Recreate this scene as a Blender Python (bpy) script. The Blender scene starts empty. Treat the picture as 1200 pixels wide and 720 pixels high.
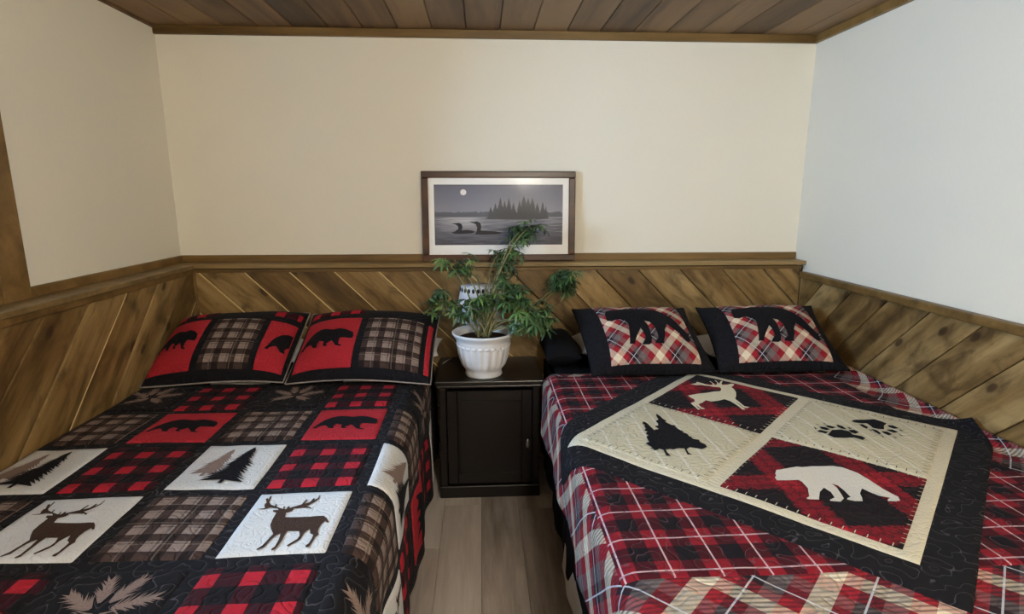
import bpy, bmesh, math, random
from mathutils import Vector, Matrix, noise
from math import sin, cos, pi, radians as R
random.seed(11)
SC = bpy.context.scene
COL = SC.collection

# ------------------------------------------------------------ camera, world, lights, exposure
cd = bpy.data.cameras.new('camera'); cam = bpy.data.objects.new('camera', cd); COL.objects.link(cam)
cd.sensor_width = 36.0; cd.lens = 36.0 * 657 / 1200; cd.clip_start = 0.02
cam.location = (0, 0, 1.5); cam.rotation_euler = (R(90 - 11.5), 0, R(-3.1))
SC.camera = cam
w = bpy.data.worlds.new('daylight'); SC.world = w; w.use_nodes = True
w.node_tree.nodes['Background'].inputs[0].default_value = (0.62, 0.78, 1.0, 1)
w.node_tree.nodes['Background'].inputs[1].default_value = 2.0
SC.view_settings.view_transform = 'Standard'; SC.view_settings.look = 'None'
SC.view_settings.gamma = 1; SC.view_settings.use_curve_mapping = False
SC.view_settings.exposure = 0.76
wl = bpy.data.lights.new('window_daylight', 'AREA'); wl.shape = 'RECTANGLE'; wl.size = 1.0; wl.size_y = 0.72
wl.energy = 51; wl.color = (0.46, 0.70, 1.0)
wo = bpy.data.objects.new('window_daylight', wl); COL.objects.link(wo)
wo.location = (-1.80, 1.40, 1.60); wo.rotation_euler = (0, R(-90), 0)
wo.rotation_euler = (R(90), 0, R(-90))
LAMP_W = 112.0

# ------------------------------------------------------------ helpers
ORG = {}
def org(p): return ORG.get(p.name, Vector((0, 0, 0))) if p else Vector((0, 0, 0))
def tag(o, label=None, cat=None, group=None, kind=None):
    if label: o['label'] = label
    if cat: o['category'] = cat
    if group: o['group'] = group
    if kind: o['kind'] = kind
    return o
def link(name, me, mat, parent=None, matrix=None):
    o = bpy.data.objects.new(name, me); COL.objects.link(o)
    if mat is not None and me is not None and not me.materials: me.materials.append(mat)
    if parent: o.parent = parent; ORG[o.name] = org(parent)
    if matrix is not None: o.matrix_local = matrix
    return o
def empty(name, loc, label=None, cat=None, group=None, rot=(0, 0, 0), local=False):
    o = bpy.data.objects.new(name, None); COL.objects.link(o); o.empty_display_size = .1
    o.location = loc; o.rotation_euler = rot
    ORG[o.name] = Vector((0, 0, 0)) if local else Vector(loc)
    return tag(o, label, cat, group)
def mesh(name, vs, fs, mat, parent=None, uvs=None, smooth=False):
    """verts are world coordinates (or thing-local when the thing is local)"""
    d = org(parent)
    me = bpy.data.meshes.new(name); me.from_pydata([tuple(Vector(v) - d) for v in vs], [], fs)
    if uvs:
        l = me.uv_layers.new(name='UVMap')
        for lp in me.loops: l.data[lp.index].uv = uvs[lp.vertex_index]
    if smooth:
        for p in me.polygons: p.use_smooth = True
    me.update()
    return link(name, me, mat, parent)
def bm_obj(name, bm, mat, parent=None, smooth=False):
    d = org(parent)
    bmesh.ops.recalc_face_normals(bm, faces=bm.faces)
    bmesh.ops.translate(bm, vec=-d, verts=bm.verts)
    me = bpy.data.meshes.new(name); bm.to_mesh(me); bm.free()
    if smooth:
        for p in me.polygons: p.use_smooth = True
    return link(name, me, mat, parent)
def bm_box(bm, x0, x1, y0, y1, z0, z1, bev=0.0, seg=1):
    m = Matrix.Translation(((x0+x1)/2, (y0+y1)/2, (z0+z1)/2)) @ Matrix.Diagonal((x1-x0, y1-y0, z1-z0, 1))
    r = bmesh.ops.create_cube(bm, size=1, matrix=m)
    if bev > 0:
        es = list({e for v in r['verts'] for e in v.link_edges})
        bmesh.ops.bevel(bm, geom=es, offset=bev, segments=seg, affect='EDGES', profile=.5)
def box(name, b, mat, parent=None, bev=0.003, seg=2, smooth=False):
    bm = bmesh.new(); bm_box(bm, *b, bev=bev, seg=seg); return bm_obj(name, bm, mat, parent, smooth)
def boxes(name, bs, mat, parent=None, bev=0.0):
    bm = bmesh.new()
    for b in bs: bm_box(bm, *b, bev=bev)
    return bm_obj(name, bm, mat, parent)
def lathe(name, prof, n, mat, parent, c, mod=None, smooth=True):
    vs, fs = [], []
    for (r, z) in prof:
        for k in range(n):
            a = 2*pi*k/n; rr = r*(mod(a, r, z) if mod else 1)
            vs.append((c[0]+rr*cos(a), c[1]+rr*sin(a), c[2]+z))
    for i in range(len(prof)-1):
        for k in range(n):
            k2 = (k+1) % n
            fs.append((i*n+k, i*n+k2, (i+1)*n+k2, (i+1)*n+k))
    fs.append(tuple(range(n))[::-1]) if prof[0][0] > 1e-5 else None
    if prof[-1][0] > 1e-5: fs.append(tuple(range((len(prof)-1)*n, len(prof)*n)))
    return mesh(name, vs, fs, mat, parent, smooth=smooth)
def tube_data(pts, rads, n=6):
    pts = [Vector(p) for p in pts]; vs, fs = [], []
    for i, p in enumerate(pts):
        t = (pts[min(i+1, len(pts)-1)] - pts[max(i-1, 0)]).normalized()
        a = t.cross(Vector((0.3, 0.2, 1))).normalized() if abs(t.z) < .95 else t.cross(Vector((1, 0, 0))).normalized()
        b = t.cross(a)
        r = rads[i] if isinstance(rads, (list, tuple)) else rads
        for k in range(n): vs.append(p + a*r*cos(2*pi*k/n) + b*r*sin(2*pi*k/n))
    for i in range(len(pts)-1):
        for k in range(n): fs.append((i*n+k, i*n+(k+1) % n, (i+1)*n+(k+1) % n, (i+1)*n+k))
    fs.append(tuple(range(n))[::-1]); fs.append(tuple(range((len(pts)-1)*n, len(pts)*n)))
    return vs, fs
def tube(name, pts, rads, mat, parent=None, n=6):
    vs, fs = tube_data(pts, rads, n); return mesh(name, vs, fs, mat, parent, smooth=True)

# ------------------------------------------------------------ node helpers
NT = None
def lin(h):
    h = h.lstrip('#'); c = [int(h[i:i+2], 16)/255 for i in (0, 2, 4)]
    return tuple([x/12.92 if x <= .04045 else ((x+.055)/1.055)**2.4 for x in c] + [1.0])
def put(sock, v):
    if hasattr(v, 'is_linked') or isinstance(v, bpy.types.NodeSocket): NT.links.new(v, sock)
    else: sock.default_value = v
def nd(t, **k):
    n = NT.nodes.new(t)
    for a, b in k.items(): setattr(n, a, b)
    return n
def M(op, a, b=None, c=None, clamp=False):
    n = nd('ShaderNodeMath', operation=op); n.use_clamp = clamp
    put(n.inputs[0], a)
    if b is not None: put(n.inputs[1], b)
    if c is not None: put(n.inputs[2], c)
    return n.outputs[0]
def mul(a, b): return M('MULTIPLY', a, b)
def add(a, b): return M('ADD', a, b)
def sub(a, b): return M('SUBTRACT', a, b)
def smooth(x, lo, hi, a=0.0, b=1.0):
    n = nd('ShaderNodeMapRange', interpolation_type='SMOOTHSTEP')
    put(n.inputs[0], x); put(n.inputs[1], lo); put(n.inputs[2], hi); put(n.inputs[3], a); put(n.inputs[4], b)
    return n.outputs[0]
def mixc(f, a, b, mode='MIX'):
    n = nd('ShaderNodeMix', data_type='RGBA', blend_type=mode)
    put(n.inputs[0], f); put(n.inputs[6], a); put(n.inputs[7], b); return n.outputs[2]
def noisef(co, scale, detail=2.0, rough=.5, dist=0.0):
    n = nd('ShaderNodeTexNoise'); put(n.inputs['Vector'], co)
    n.inputs['Scale'].default_value = scale; n.inputs['Detail'].default_value = detail
    n.inputs['Roughness'].default_value = rough; n.inputs['Distortion'].default_value = dist
    return n.outputs['Fac']
def ramp(f, stops, interp='LINEAR'):
    n = nd('ShaderNodeValToRGB'); cr = n.color_ramp; cr.interpolation = interp
    while len(cr.elements) < len(stops): cr.elements.new(.5)
    for e, (p, c) in zip(cr.elements, stops): e.position = p; e.color = lin(c) if isinstance(c, str) else c
    put(n.inputs[0], f); return n.outputs[0]
def band(x, period, a, b, off=0.0):
    f = M('FRACT', M('DIVIDE', add(x, off + 100*period), period))
    return mul(M('GREATER_THAN', f, a), M('LESS_THAN', f, b))
def begin(name, rough=.8, spec=.3):
    global NT
    m = bpy.data.materials.new(name); m.use_nodes = True; NT = m.node_tree
    b = NT.nodes['Principled BSDF']; b.inputs['Roughness'].default_value = rough
    b.inputs['Specular IOR Level'].default_value = spec
    return m, b
def bump(b, h, dist=.002, strength=1.0):
    n = nd('ShaderNodeBump'); n.inputs['Strength'].default_value = strength; n.inputs['Distance'].default_value = dist
    put(n.inputs['Height'], h); NT.links.new(n.outputs[0], b.inputs['Normal'])
def uvs():
    n = nd('ShaderNodeUVMap'); n.uv_map = 'UVMap'
    s = nd('ShaderNodeSeparateXYZ'); NT.links.new(n.outputs[0], s.inputs[0]); return n.outputs[0], s.outputs[0], s.outputs[1]
def objco():
    n = nd('ShaderNodeTexCoord'); return n.outputs['Object']
def plain(name, col, rough=.6, spec=.4, metal=0.0, grain=0.0, gscale=60):
    m, b = begin(name, rough, spec); b.inputs['Metallic'].default_value = metal
    c = lin(col)
    if grain > 0:
        f = noisef(objco(), gscale, 3)
        put(b.inputs['Base Color'], mixc(f, tuple(x*(1-grain) for x in c[:3])+(1,), tuple(min(1, x*(1+grain)) for x in c[:3])+(1,)))
    else: b.inputs['Base Color'].default_value = c
    return m

# ------------------------------------------------------------ materials
def mp2(co, loc, scl):
    n = nd('ShaderNodeMapping'); NT.links.new(co, n.inputs[0]); NT.links.new(loc, n.inputs['Location']); n.inputs['Scale'].default_value = scl
    return n.outputs[0]
def wood(name, dark, mid, light, rough=.45, knots=True, sx=1.0, spec=.4, var=.25, coarse=1.0):
    m, b = begin(name, rough, spec)
    oi = nd('ShaderNodeObjectInfo'); rnd = oi.outputs['Random']
    mp = nd('ShaderNodeMapping'); NT.links.new(objco(), mp.inputs[0]); mp.inputs['Scale'].default_value = (1*sx, 9*sx, 9*sx)
    cb = nd('ShaderNodeCombineXYZ'); put(cb.inputs[0], mul(rnd, 37.0)); put(cb.inputs[1], mul(rnd, 91.0)); put(cb.inputs[2], mul(rnd, 13.0))
    NT.links.new(cb.outputs[0], mp.inputs['Location']); co = mp.outputs[0]
    big = noisef(co, .9*coarse, 2, .5, .6)
    fine = noisef(co, 5.0*coarse, 5, .65, .3)
    f = add(mul(big, .72), mul(fine, .40))
    f = add(f, mul(sub(rnd, .5), var))
    col = ramp(f, [(.28, dark), (.52, mid), (.76, light)])
    if knots:
        bl = noisef(mp2(objco(), cb.outputs[0], (3.0, 7.0, 3.0)), 1.6, 4, .6, .8)
        col = mixc(smooth(bl, .42, .72, 0.0, .75), col, lin(dark))
        mk = nd('ShaderNodeMapping'); NT.links.new(objco(), mk.inputs[0]); mk.inputs['Scale'].default_value = (2.1, 4.2, 0.0)
        NT.links.new(cb.outputs[0], mk.inputs['Location'])
        v = nd('ShaderNodeTexVoronoi'); v.inputs['Scale'].default_value = 1.0; NT.links.new(mk.outputs[0], v.inputs['Vector'])
        v.voronoi_dimensions = '2D'
        k = smooth(v.outputs['Distance'], .035, .075, 1.0, 0.0)
        k2 = smooth(v.outputs['Distance'], .07, .22, .35, 0.0)
        col = mixc(k2, col, lin(dark)); col = mixc(mul(k, .8), col, lin('#2c1b0e'))
    put(b.inputs['Base Color'], col)
    put(b.inputs['Roughness'], add(rough-.08, mul(fine, .16)))
    bump(b, fine, .0012, .5)
    return m
m_wain = wood('knotty_pine', '#3b2a16', '#7b6038', '#a98d5e', .38)
m_trim = wood('trim_pine', '#493519', '#6f552d', '#8a6b3e', .42, knots=False)
m_cap = wood('cap_pine', '#584529', '#7a633e', '#917950', .38, knots=False)
m_ceil = wood('ceiling_pine', '#4a3622', '#6f553a', '#8a6d4c', .6, knots=False, var=.45)
m_floor = wood('vinyl_plank', '#756b62', '#aba096', '#cbc2b8', .5, knots=False, var=.5, coarse=.8)
m_tongue = plain('unstained_pine', '#dfc68e', .6, grain=.15)
m_groove = plain('groove_shadow_wood', '#33220f', .8, grain=.2)
m_dark = plain('espresso_lacquer', '#0c0605', .34, .45, grain=.35, gscale=14)
m_darkfr = wood('walnut_frame', '#1e100a', '#3a2115', '#54321f', .32, knots=False, var=.1)

def wallmat(name, col):
    m, b = begin(name, .85, .2); co = objco()
    mp = nd('ShaderNodeMapping'); NT.links.new(co, mp.inputs[0]); mp.inputs['Scale'].default_value = (1, 1, .25)
    n = noisef(mp.outputs[0], 160, 2); n2 = noisef(co, 3, 3)
    c = lin(col)
    put(b.inputs['Base Color'], mixc(add(mul(n, .5), mul(n2, .5)), tuple(x*.93 for x in c[:3])+(1,), c))
    bump(b, n, .0006, .6); return m
m_wall = wallmat('cream_wallpaper', '#ebe6d8')

def fabric(name, fn, stitch=18.0, stitch_col=None, depth=.0035, rough=.92):
    """fn(u, v) -> colour socket; meander quilting as fine relief"""
    m, b = begin(name, rough, .15)
    co, u, v = uvs()
    col = fn(u, v) if callable(fn) else lin(fn)
    n = noisef(co, stitch, 0.6, .5, .0)
    d = M('ABSOLUTE', sub(M('FRACT', mul(n, 5.0)), .5))
    h = smooth(d, 0.0, .30)
    fz = noisef(co, 260, 2)
    col = mixc(mul(sub(fz, .35), .5), col, mixc(1.0, col, (.25, .25, .25, 1), 'MULTIPLY'))
    if stitch_col: col = mixc(mul(smooth(d, .01, .04, 1.0, 0.0), .6), col, lin(stitch_col))
    put(b.inputs['Base Color'], col)
    bump(b, add(h, mul(fz, .12)), depth, .8)
    b.inputs['Sheen Weight'].default_value = .01; b.inputs['Sheen Roughness'].default_value = .5
    return m
BLACK = '#17161a'
def f_buffalo(p, w=.5, off=0.0, dk='#141216', md='#35121a', rd='#a8202e'):
    def fn(u, v):
        k = add(band(u, p, 0, w, off), band(v, p, 0, w, off))
        c = mixc(M('GREATER_THAN', k, .5), lin(dk), lin(md))
        return mixc(M('GREATER_THAN', k, 1.5), c, lin(rd))
    return fn
def f_brown(u, v):
    a = add(band(u, .068, 0, .42), band(v, .068, 0, .42))
    c = mixc(M('GREATER_THAN', a, .5), lin('#8b7a72'), lin('#453530'))
    c = mixc(M('GREATER_THAN', a, 1.5), c, lin('#241b1a'))
    c = mixc(mul(add(band(u, .034, .66, .80), band(v, .034, .66, .80)), .5), c, lin('#2e2320'))
    c = mixc(mul(add(band(u, .088, .62, .67), band(v, .088, .62, .67)), .22), c, lin('#a89888'))
    return c
def f_tartan(u, v):
    pu, pv = .1128, .1225
    k = add(band(u, pu, .22, .78), band(v, pv, .22, .78))
    # lines of the white windowpane check run through the middle of the red bands
    c = mixc(M('GREATER_THAN', k, .5), lin('#17141a'), lin('#43121b'))
    c = mixc(M('GREATER_THAN', k, 1.5), c, lin('#7f1a26'))
    return mixc(mul(M('MAXIMUM', band(u, pu, .48, .52), band(v, pv, .48, .52)), .8), c, lin('#d0b4b9'))
def f_madras(period, hatch=True):
    def fn(u, v):
        p = mul(add(u, v), .7071); q = mul(sub(u, v), .7071)
        st = [(0, '#8e1f2b'), (.2, '#dfd3bb'), (.42, '#9c2631'), (.58, '#2c2026'), (.80, '#6f6666')]
        fp = M('FRACT', add(M('DIVIDE', p, period), 50.0)); fq = M('FRACT', add(M('DIVIDE', q, period), 50.3))
        cp = ramp(fp, st, 'CONSTANT'); cq = ramp(fq, st, 'CONSTANT')
        c = mixc(.5, cp, cq)
        if hatch: c = mixc(mul(band(v, .0135, 0, .45), .65), c, mixc(.75, cq, lin('#241a1e')))
        ln = M('MAXIMUM', band(p, period, .67, .69), band(q, period, .37, .39))
        return mixc(mul(ln, .75), c, lin('#c3c6cf'))
    return fn
def f_redblack(u, v):
    n = noisef(objco(), 90, 3)
    j = mul(sub(n, .5), .05)
    a = band(add(u, j), .27, .12, .44); b2 = band(add(v, j), .27, .30, .58)
    st = add(band(add(u, j), .04, 0, .2), band(add(v, j), .04, 0, .2))
    k = M('MAXIMUM', a, b2)
    c = mixc(k, lin('#19161a'), lin('#7c1a25'))
    c = mixc(mul(a, b2), c, lin('#9c202c'))
    return mixc(mul(M('MINIMUM', st, 1.0), .55), c, lin('#1f1216'))
def f_cream(base, hi):
    def fn(u, v):
        s = mul(band(u, .07, .0, .12), .7)
        return mixc(s, lin(base), lin(hi))
    return fn
def f_red(u, v):
    return mixc(1.0, lin('#b7242f'), lin('#b7242f'))
q_black = fabric('black_quilting', BLACK, 20, '#5a565a', .0022)
q_black2 = fabric('black_sash_cotton', BLACK, 22, None)
q_white = fabric('white_cotton', '#cdccca', 34, None, .0012)
q_creamL = fabric('cream_cotton', f_cream('#c6bfa6', '#d9d6cb'), 26, None, .002)
q_band = fabric('cream_band_cotton', '#cfc8b1', 30, None, .0015)
q_red = fabric('red_cotton', '#b52b36', 55, '#8a2a30', .004)
q_buff = fabric('buffalo_check', f_buffalo(.1, .44), 20, None)
q_brown = fabric('brown_plaid', f_brown, 24, None)
q_tartan = fabric('windowpane_tartan', f_tartan, 16, '#6b4a50')
q_madras = fabric('diagonal_plaid', f_madras(.21), 18, None)
q_madras_s = fabric('sham_diagonal_plaid', f_madras(.145, False), 26, None, .002)
q_redblack = fabric('red_black_plaid', f_redblack, 18, '#3a2025')
a_black = fabric('black_applique', '#121117', 60, None, .003)
a_brown = fabric('brown_applique', '#3f2d25', 60, None, .001)
a_tan = fabric('tan_applique', '#86726a', 60, None, .001)
a_cream = fabric('cream_applique', '#dcd3b8', 60, None, .001)
a_white = fabric('ivory_applique', '#d4d1c8', 60, None, .001)
m_stitch = plain('stitch_thread', '#1a1a1a', .9, .1)
m_sheet = plain('white_cotton_sheet', '#d9d8d6', .9, .1, grain=.06, gscale=40)
m_blksheet = plain('black_cotton_sheet', '#0c0b0e', .9, .15, grain=.3, gscale=90)
m_base = plain('dark_bed_base_cloth', '#141214', .9, .1, grain=.2)
m_piping = plain('pale_piping', '#8d8580', .8, .2)
m_ceramic = plain('white_glazed_pot', '#dcdde0', .32, .5, grain=.03, gscale=20)
m_soil = plain('potting_soil', '#2b1a10', .95, .1, grain=.6, gscale=120)
m_pewter = plain('pewter_knob', '#9a958c', .3, .5, metal=.85)
m_shade = plain('white_lampshade', '#d9dbe2', .6, .4, grain=.03)
m_shadetrim = plain('dark_shade_trim', '#2a2c33', .7, .3)

# ------------------------------------------------------------ planks
def clip(poly, n, d, keep_ge=True):
    out = []
    for i in range(len(poly)):
        a, b = poly[i], poly[(i+1) % len(poly)]
        fa = a[0]*n[0]+a[1]*n[1]-d; fb = b[0]*n[0]+b[1]*n[1]-d
        if not keep_ge: fa, fb = -fa, -fb
        if fa >= 0: out.append(a)
        if (fa > 0 and fb < 0) or (fa < 0 and fb > 0):
            t = fa/(fa-fb); out.append((a[0]+t*(b[0]-a[0]), a[1]+t*(b[1]-a[1])))
    res = []
    for p in out:
        if not res or math.hypot(p[0]-res[-1][0], p[1]-res[-1][1]) > 2e-4: res.append(p)
    if len(res) > 2 and math.hypot(res[0][0]-res[-1][0], res[0][1]-res[-1][1]) <= 2e-4: res.pop()
    return res
def area(p): return sum(p[i][0]*p[(i+1) % len(p)][1]-p[(i+1) % len(p)][0]*p[i][1] for i in range(len(p)))/2
def inset(p, c):
    n = len(p); out = []
    for i in range(n):
        a, b, d = p[i-1], p[i], p[(i+1) % n]
        e1 = Vector((b[0]-a[0], b[1]-a[1])).normalized(); e2 = Vector((d[0]-b[0], d[1]-b[1])).normalized()
        n1 = Vector((-e1.y, e1.x)); n2 = Vector((-e2.y, e2.x)); k = 1+n1.dot(n2)
        o = (n1+n2)*(c/max(k, .25)); out.append((b[0]+o.x, b[1]+o.y))
    return out
def plank(name, poly, O, A, B, theta, thick, cham, mat, parent):
    """convex polygon (a,b) on the plane O + a*A + b*B; front face `thick` above it; local x runs along the grain"""
    if len(poly) < 3: return None
    if area(poly) < 0: poly = poly[::-1]
    if area(poly) < 6e-4: return None
    cx = sum(p[0] for p in poly)/len(poly); cy = sum(p[1] for p in poly)/len(poly)
    c, s = cos(theta), sin(theta)
    loc = [((p[0]-cx)*c+(p[1]-cy)*s, -(p[0]-cx)*s+(p[1]-cy)*c) for p in poly]
    ins = inset(loc, cham); n = len(loc)
    vs = [(x, y, 0) for x, y in loc]+[(x, y, thick-cham) for x, y in loc]+[(x, y, thick) for x, y in ins]
    fs = [tuple(range(n))[::-1], tuple(range(2*n, 3*n))]
    for i in range(n):
        j = (i+1) % n; fs += [(i, j, n+j, n+i), (n+i, n+j, 2*n+j, 2*n+i)]
    me = bpy.data.meshes.new(name); me.from_pydata(vs, [], fs); me.update()
    A, B, O = Vector(A), Vector(B), Vector(O); N = A.cross(B)
    X = A*c+B*s; Yv = -A*s+B*c; P = O+A*cx+B*cy
    mx = Matrix(((X.x, Yv.x, N.x, P.x), (X.y, Yv.y, N.y, P.y), (X.z, Yv.z, N.z, P.z), (0, 0, 0, 1)))
    return link(name, me, mat, parent, mx)
def diagonal(parent, O, A, B, a0, a1, b0, b1, theta, wid, phase, tongue=lambda k: False, gap=.004):
    n = (-sin(theta), cos(theta)); rect = [(a0, b0), (a1, b0), (a1, b1), (a0, b1)]
    ds = [p[0]*n[0]+p[1]*n[1] for p in rect]
    k = math.floor((min(ds)-phase)/wid)
    while phase+k*wid < max(ds):
        d0 = phase+k*wid; d1 = d0+wid
        pl = clip(clip(rect, n, d0+gap/2), n, d1-gap/2, False)
        plank('wainscot_plank', pl, O, A, B, theta, .014, .003, m_wain, parent)
        if tongue(k):
            pl = clip(clip(rect, n, d0-.0025), n, d0+.0025, False)
            plank('seam_tongue', pl, O, A, B, theta, .0125, .0004, m_tongue, parent)
        k += 1

# ------------------------------------------------------------ room
XL, XR, YB, YF, ZC = -1.615, 1.786, 3.1, -1.3, 2.315      # upper wall faces, ceiling underside
WL, WB, WR = -1.51, 3.0, 1.770                             # wainscot faces
def S(o, label): return tag(o, label, kind='structure')
floor = S(box('floor', (XL-.15, XR+.15, YF-.15, YB+.15, -.10, -.008), m_groove, bev=0), 'grey-brown wood-look plank floor between the beds')
x = XR; i = 0
random.seed(5)
while x > XL:
    y = YF - random.random()*1.1
    while y < YB:
        y2 = y+1.2
        a0, a1 = max(y, YF), min(y2, YB)
        if a1-a0 > .02:
            plank('floor_plank', [(a0+.0006, -x+.0006), (a1-.0006, -x+.0006), (a1-.0006, -max(x-.18, XL)-.0006), (a0+.0006, -max(x-.18, XL)-.0006)],
                  (0, 0, -.008), (0, 1, 0), (-1, 0, 0), 0, .008, .0008, m_floor, floor)
        y = y2
    x -= .18
ceil = S(box('ceiling', (XL-.15, XR+.15, YF-.15, YB+.15, ZC+.012, ZC+.1), m_groove, bev=0), 'brown stained wood plank ceiling')
x = XL
while x < XR:
    x2 = min(x+.172, XR)
    plank('ceiling_plank', [(YF, x+.0015), (YB, x+.0015), (YB, x2-.0015), (YF, x2-.0015)], (0, 0, ZC+.012), (0, 1, 0), (1, 0, 0), 0, .012, .004, m_ceil, ceil)
    x += .172
wb = S(box('wall_back', (XL-.15, XR+.15, YB, YB+.15, 0, ZC+.02), m_wall, bev=0), 'cream papered back wall above the diagonal wood wainscot')
box('wainscot_backing', (XL, XR, WB+.014, YB, 0, 1.10), m_groove, wb, bev=0)
diagonal(wb, (0, WB+.014, 0), (1, 0, 0), (0, 0, 1), WL, WR, 0, 1.10, R(-45), .165, .052, lambda k: -4 <= k <= 4)
WY0, WY1, WZ0, WZ1 = .90, 1.93, 1.24, 1.98
wlft = S(boxes('wall_left', [(XL-.15, XL, YF-.15, WY0, 0, ZC+.02), (XL-.15, XL, WY1, YB, 0, ZC+.02), (XL-.15, XL, WY0, WY1, 0, WZ0), (XL-.15, XL, WY0, WY1, WZ1, ZC+.02)], m_wall), 'warm cream left wall above the wood wainscot')
box('wainscot_backing', (XL, WL-.014, YF, WB+.014, 0, 1.10), m_groove, wlft, bev=0)
diagonal(wlft, (WL-.014, 0, 0), (0, 1, 0), (0, 0, 1), YF, WB, 0, 1.10, R(45), .165, .03, lambda k: k % 3 == 0)
wr = S(box('wall_right', (XR, XR+.15, YF-.15, YB, 0, ZC+.02), m_wall, bev=0), 'pale right wall lit cool by daylight')
box('wainscot_backing', (WR+.012, XR, YF, WB, 0, 1.05), m_groove, wr, bev=0)
diagonal(wr, (WR+.014, 0, 0), (0, -1, 0), (0, 0, 1), -WB, -YF, 0, 1.05, R(45), .168, .02)
S(box('wall_front', (XL-.15, XR+.15, YF-.15, YF, 0, ZC+.02), m_wall, bev=0), 'cream wall behind the viewer')
# rails and trim
def trim(n, b, mat, label, bev=.003): return S(box('trim_%d' % n, b, mat, bev=bev), label)
trim(1, (XL, XR, WB-.018, YB, 1.112, 1.134), m_cap, 'wooden ledge capping the back wainscot')
trim(2, (XL, WL+.018, YF, WB-.02, 1.112, 1.134), m_cap, 'wooden ledge capping the left wainscot')
trim(3, (XL+.012, XR-.004, YB-.014, YB, 1.134, 1.172), m_trim, 'low wooden board standing on the back ledge')
trim(4, (XL, XL+.014, YF, YB, 1.134, 1.172), m_trim, 'low wooden board standing on the left ledge')
trim(5, (WL, XR-.02, WB-.010, WB+.001, 1.090, 1.108), m_trim, 'thin moulding under the back ledge', .002)
trim(6, (WL-.001, WL+.010, YF, WB-.012, 1.085, 1.110), m_trim, 'thin moulding under the left ledge', .002)
trim(7, (WR-.022, XR, YF, WB-.02, 1.040, 1.076), m_trim, 'wooden cap rail along the right wainscot', .006)
trim(8, (XL, XR, YB-.02, YB, ZC-.040, ZC), m_trim, 'wooden ceiling trim along the back wall')
trim(9, (XL, XL+.012, YF, YB-.02, ZC-.014, ZC), m_ceil, 'narrow ceiling trim along the left wall', .002)
trim(10, (XR-.02, XR, YF, YB-.02, ZC-.040, ZC), m_trim, 'wooden ceiling trim along the right wall')
trim(11, (WL, WL+.012, WB-.012, WB, 0, 1.088), m_trim, 'thin corner bead where the wainscots meet', .002)
# window in the left wall
win = S(empty('window_1', (XL, (WY0+WY1)/2, WZ0)), 'brown wood window casing at the left edge')
cw = .105
box('casing', (XL, XL+.022, WY1, WY1+cw+.012, 1.134, WZ1+cw), m_trim, win)
box('casing', (XL, XL+.022, WY0-cw, WY0, 1.134, WZ1+cw), m_trim, win)
box('casing', (XL, XL+.022, WY0, WY1, WZ1, WZ1+cw), m_trim, win)
box('casing', (XL, XL+.022, WY0, WY1, 1.134, WZ0), m_trim, win)
sash = boxes('sash', [(XL-.09, XL-.05, WY0, WY0+.045, WZ0, WZ1), (XL-.09, XL-.05, WY1-.045, WY1, WZ0, WZ1), (XL-.09, XL-.05, WY0+.045, WY1-.045, WZ0, WZ0+.045),
       (XL-.09, XL-.05, WY0+.045, WY1-.045, WZ1-.045, WZ1), (XL-.09, XL-.05, 1.395, 1.435, WZ0+.045, WZ1-.045)], m_sheet, win)
def glassmat(name, rough=.06, ior=1.45):
    m, b = begin(name); NT.nodes.remove(b)
    out = [n for n in NT.nodes if n.type == 'OUTPUT_MATERIAL'][0]
    t = nd('ShaderNodeBsdfTransparent'); g = nd('ShaderNodeBsdfGlossy'); g.inputs['Roughness'].default_value = rough
    f = nd('ShaderNodeFresnel'); f.inputs[0].default_value = ior
    mx = nd('ShaderNodeMixShader'); NT.links.new(f.outputs[0], mx.inputs[0]); NT.links.new(t.outputs[0], mx.inputs[1]); NT.links.new(g.outputs[0], mx.inputs[2])
    NT.links.new(mx.outputs[0], out.inputs[0]); return m
m_glass = glassmat('clear_glass'); m_pglass = glassmat('matte_picture_glass', .13, 1.22)
box('pane', (XL-.072, XL-.068, WY0+.045, 1.395, WZ0+.045, WZ1-.045), m_glass, win, bev=0)
box('pane', (XL-.072, XL-.068, 1.435, WY1-.045, WZ0+.045, WZ1-.045), m_glass, win, bev=0)
# ceiling lamp over the foot of the beds
LC = (.55, -.75, ZC)
cl = empty('ceiling_light', LC, 'white glass globe ceiling lamp behind the viewer', 'ceiling lamp')
lathe('base_plate', [(.17, -.002), (.175, -.012), (.165, -.022)], 40, m_pewter, cl, LC)
m, b = begin('lit_opal_glass'); b.inputs['Base Color'].default_value = (.9, .88, .8, 1)
b.inputs['Emission Color'].default_value = (1.0, .925, .79, 1); b.inputs['Emission Strength'].default_value = LAMP_W
lathe('opal_globe', [(.06, -.022), (.11, -.045), (.145, -.085), (.155, -.13), (.14, -.175), (.10, -.215), (.05, -.235), (.0, -.24)], 40, m, cl, LC)

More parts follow.
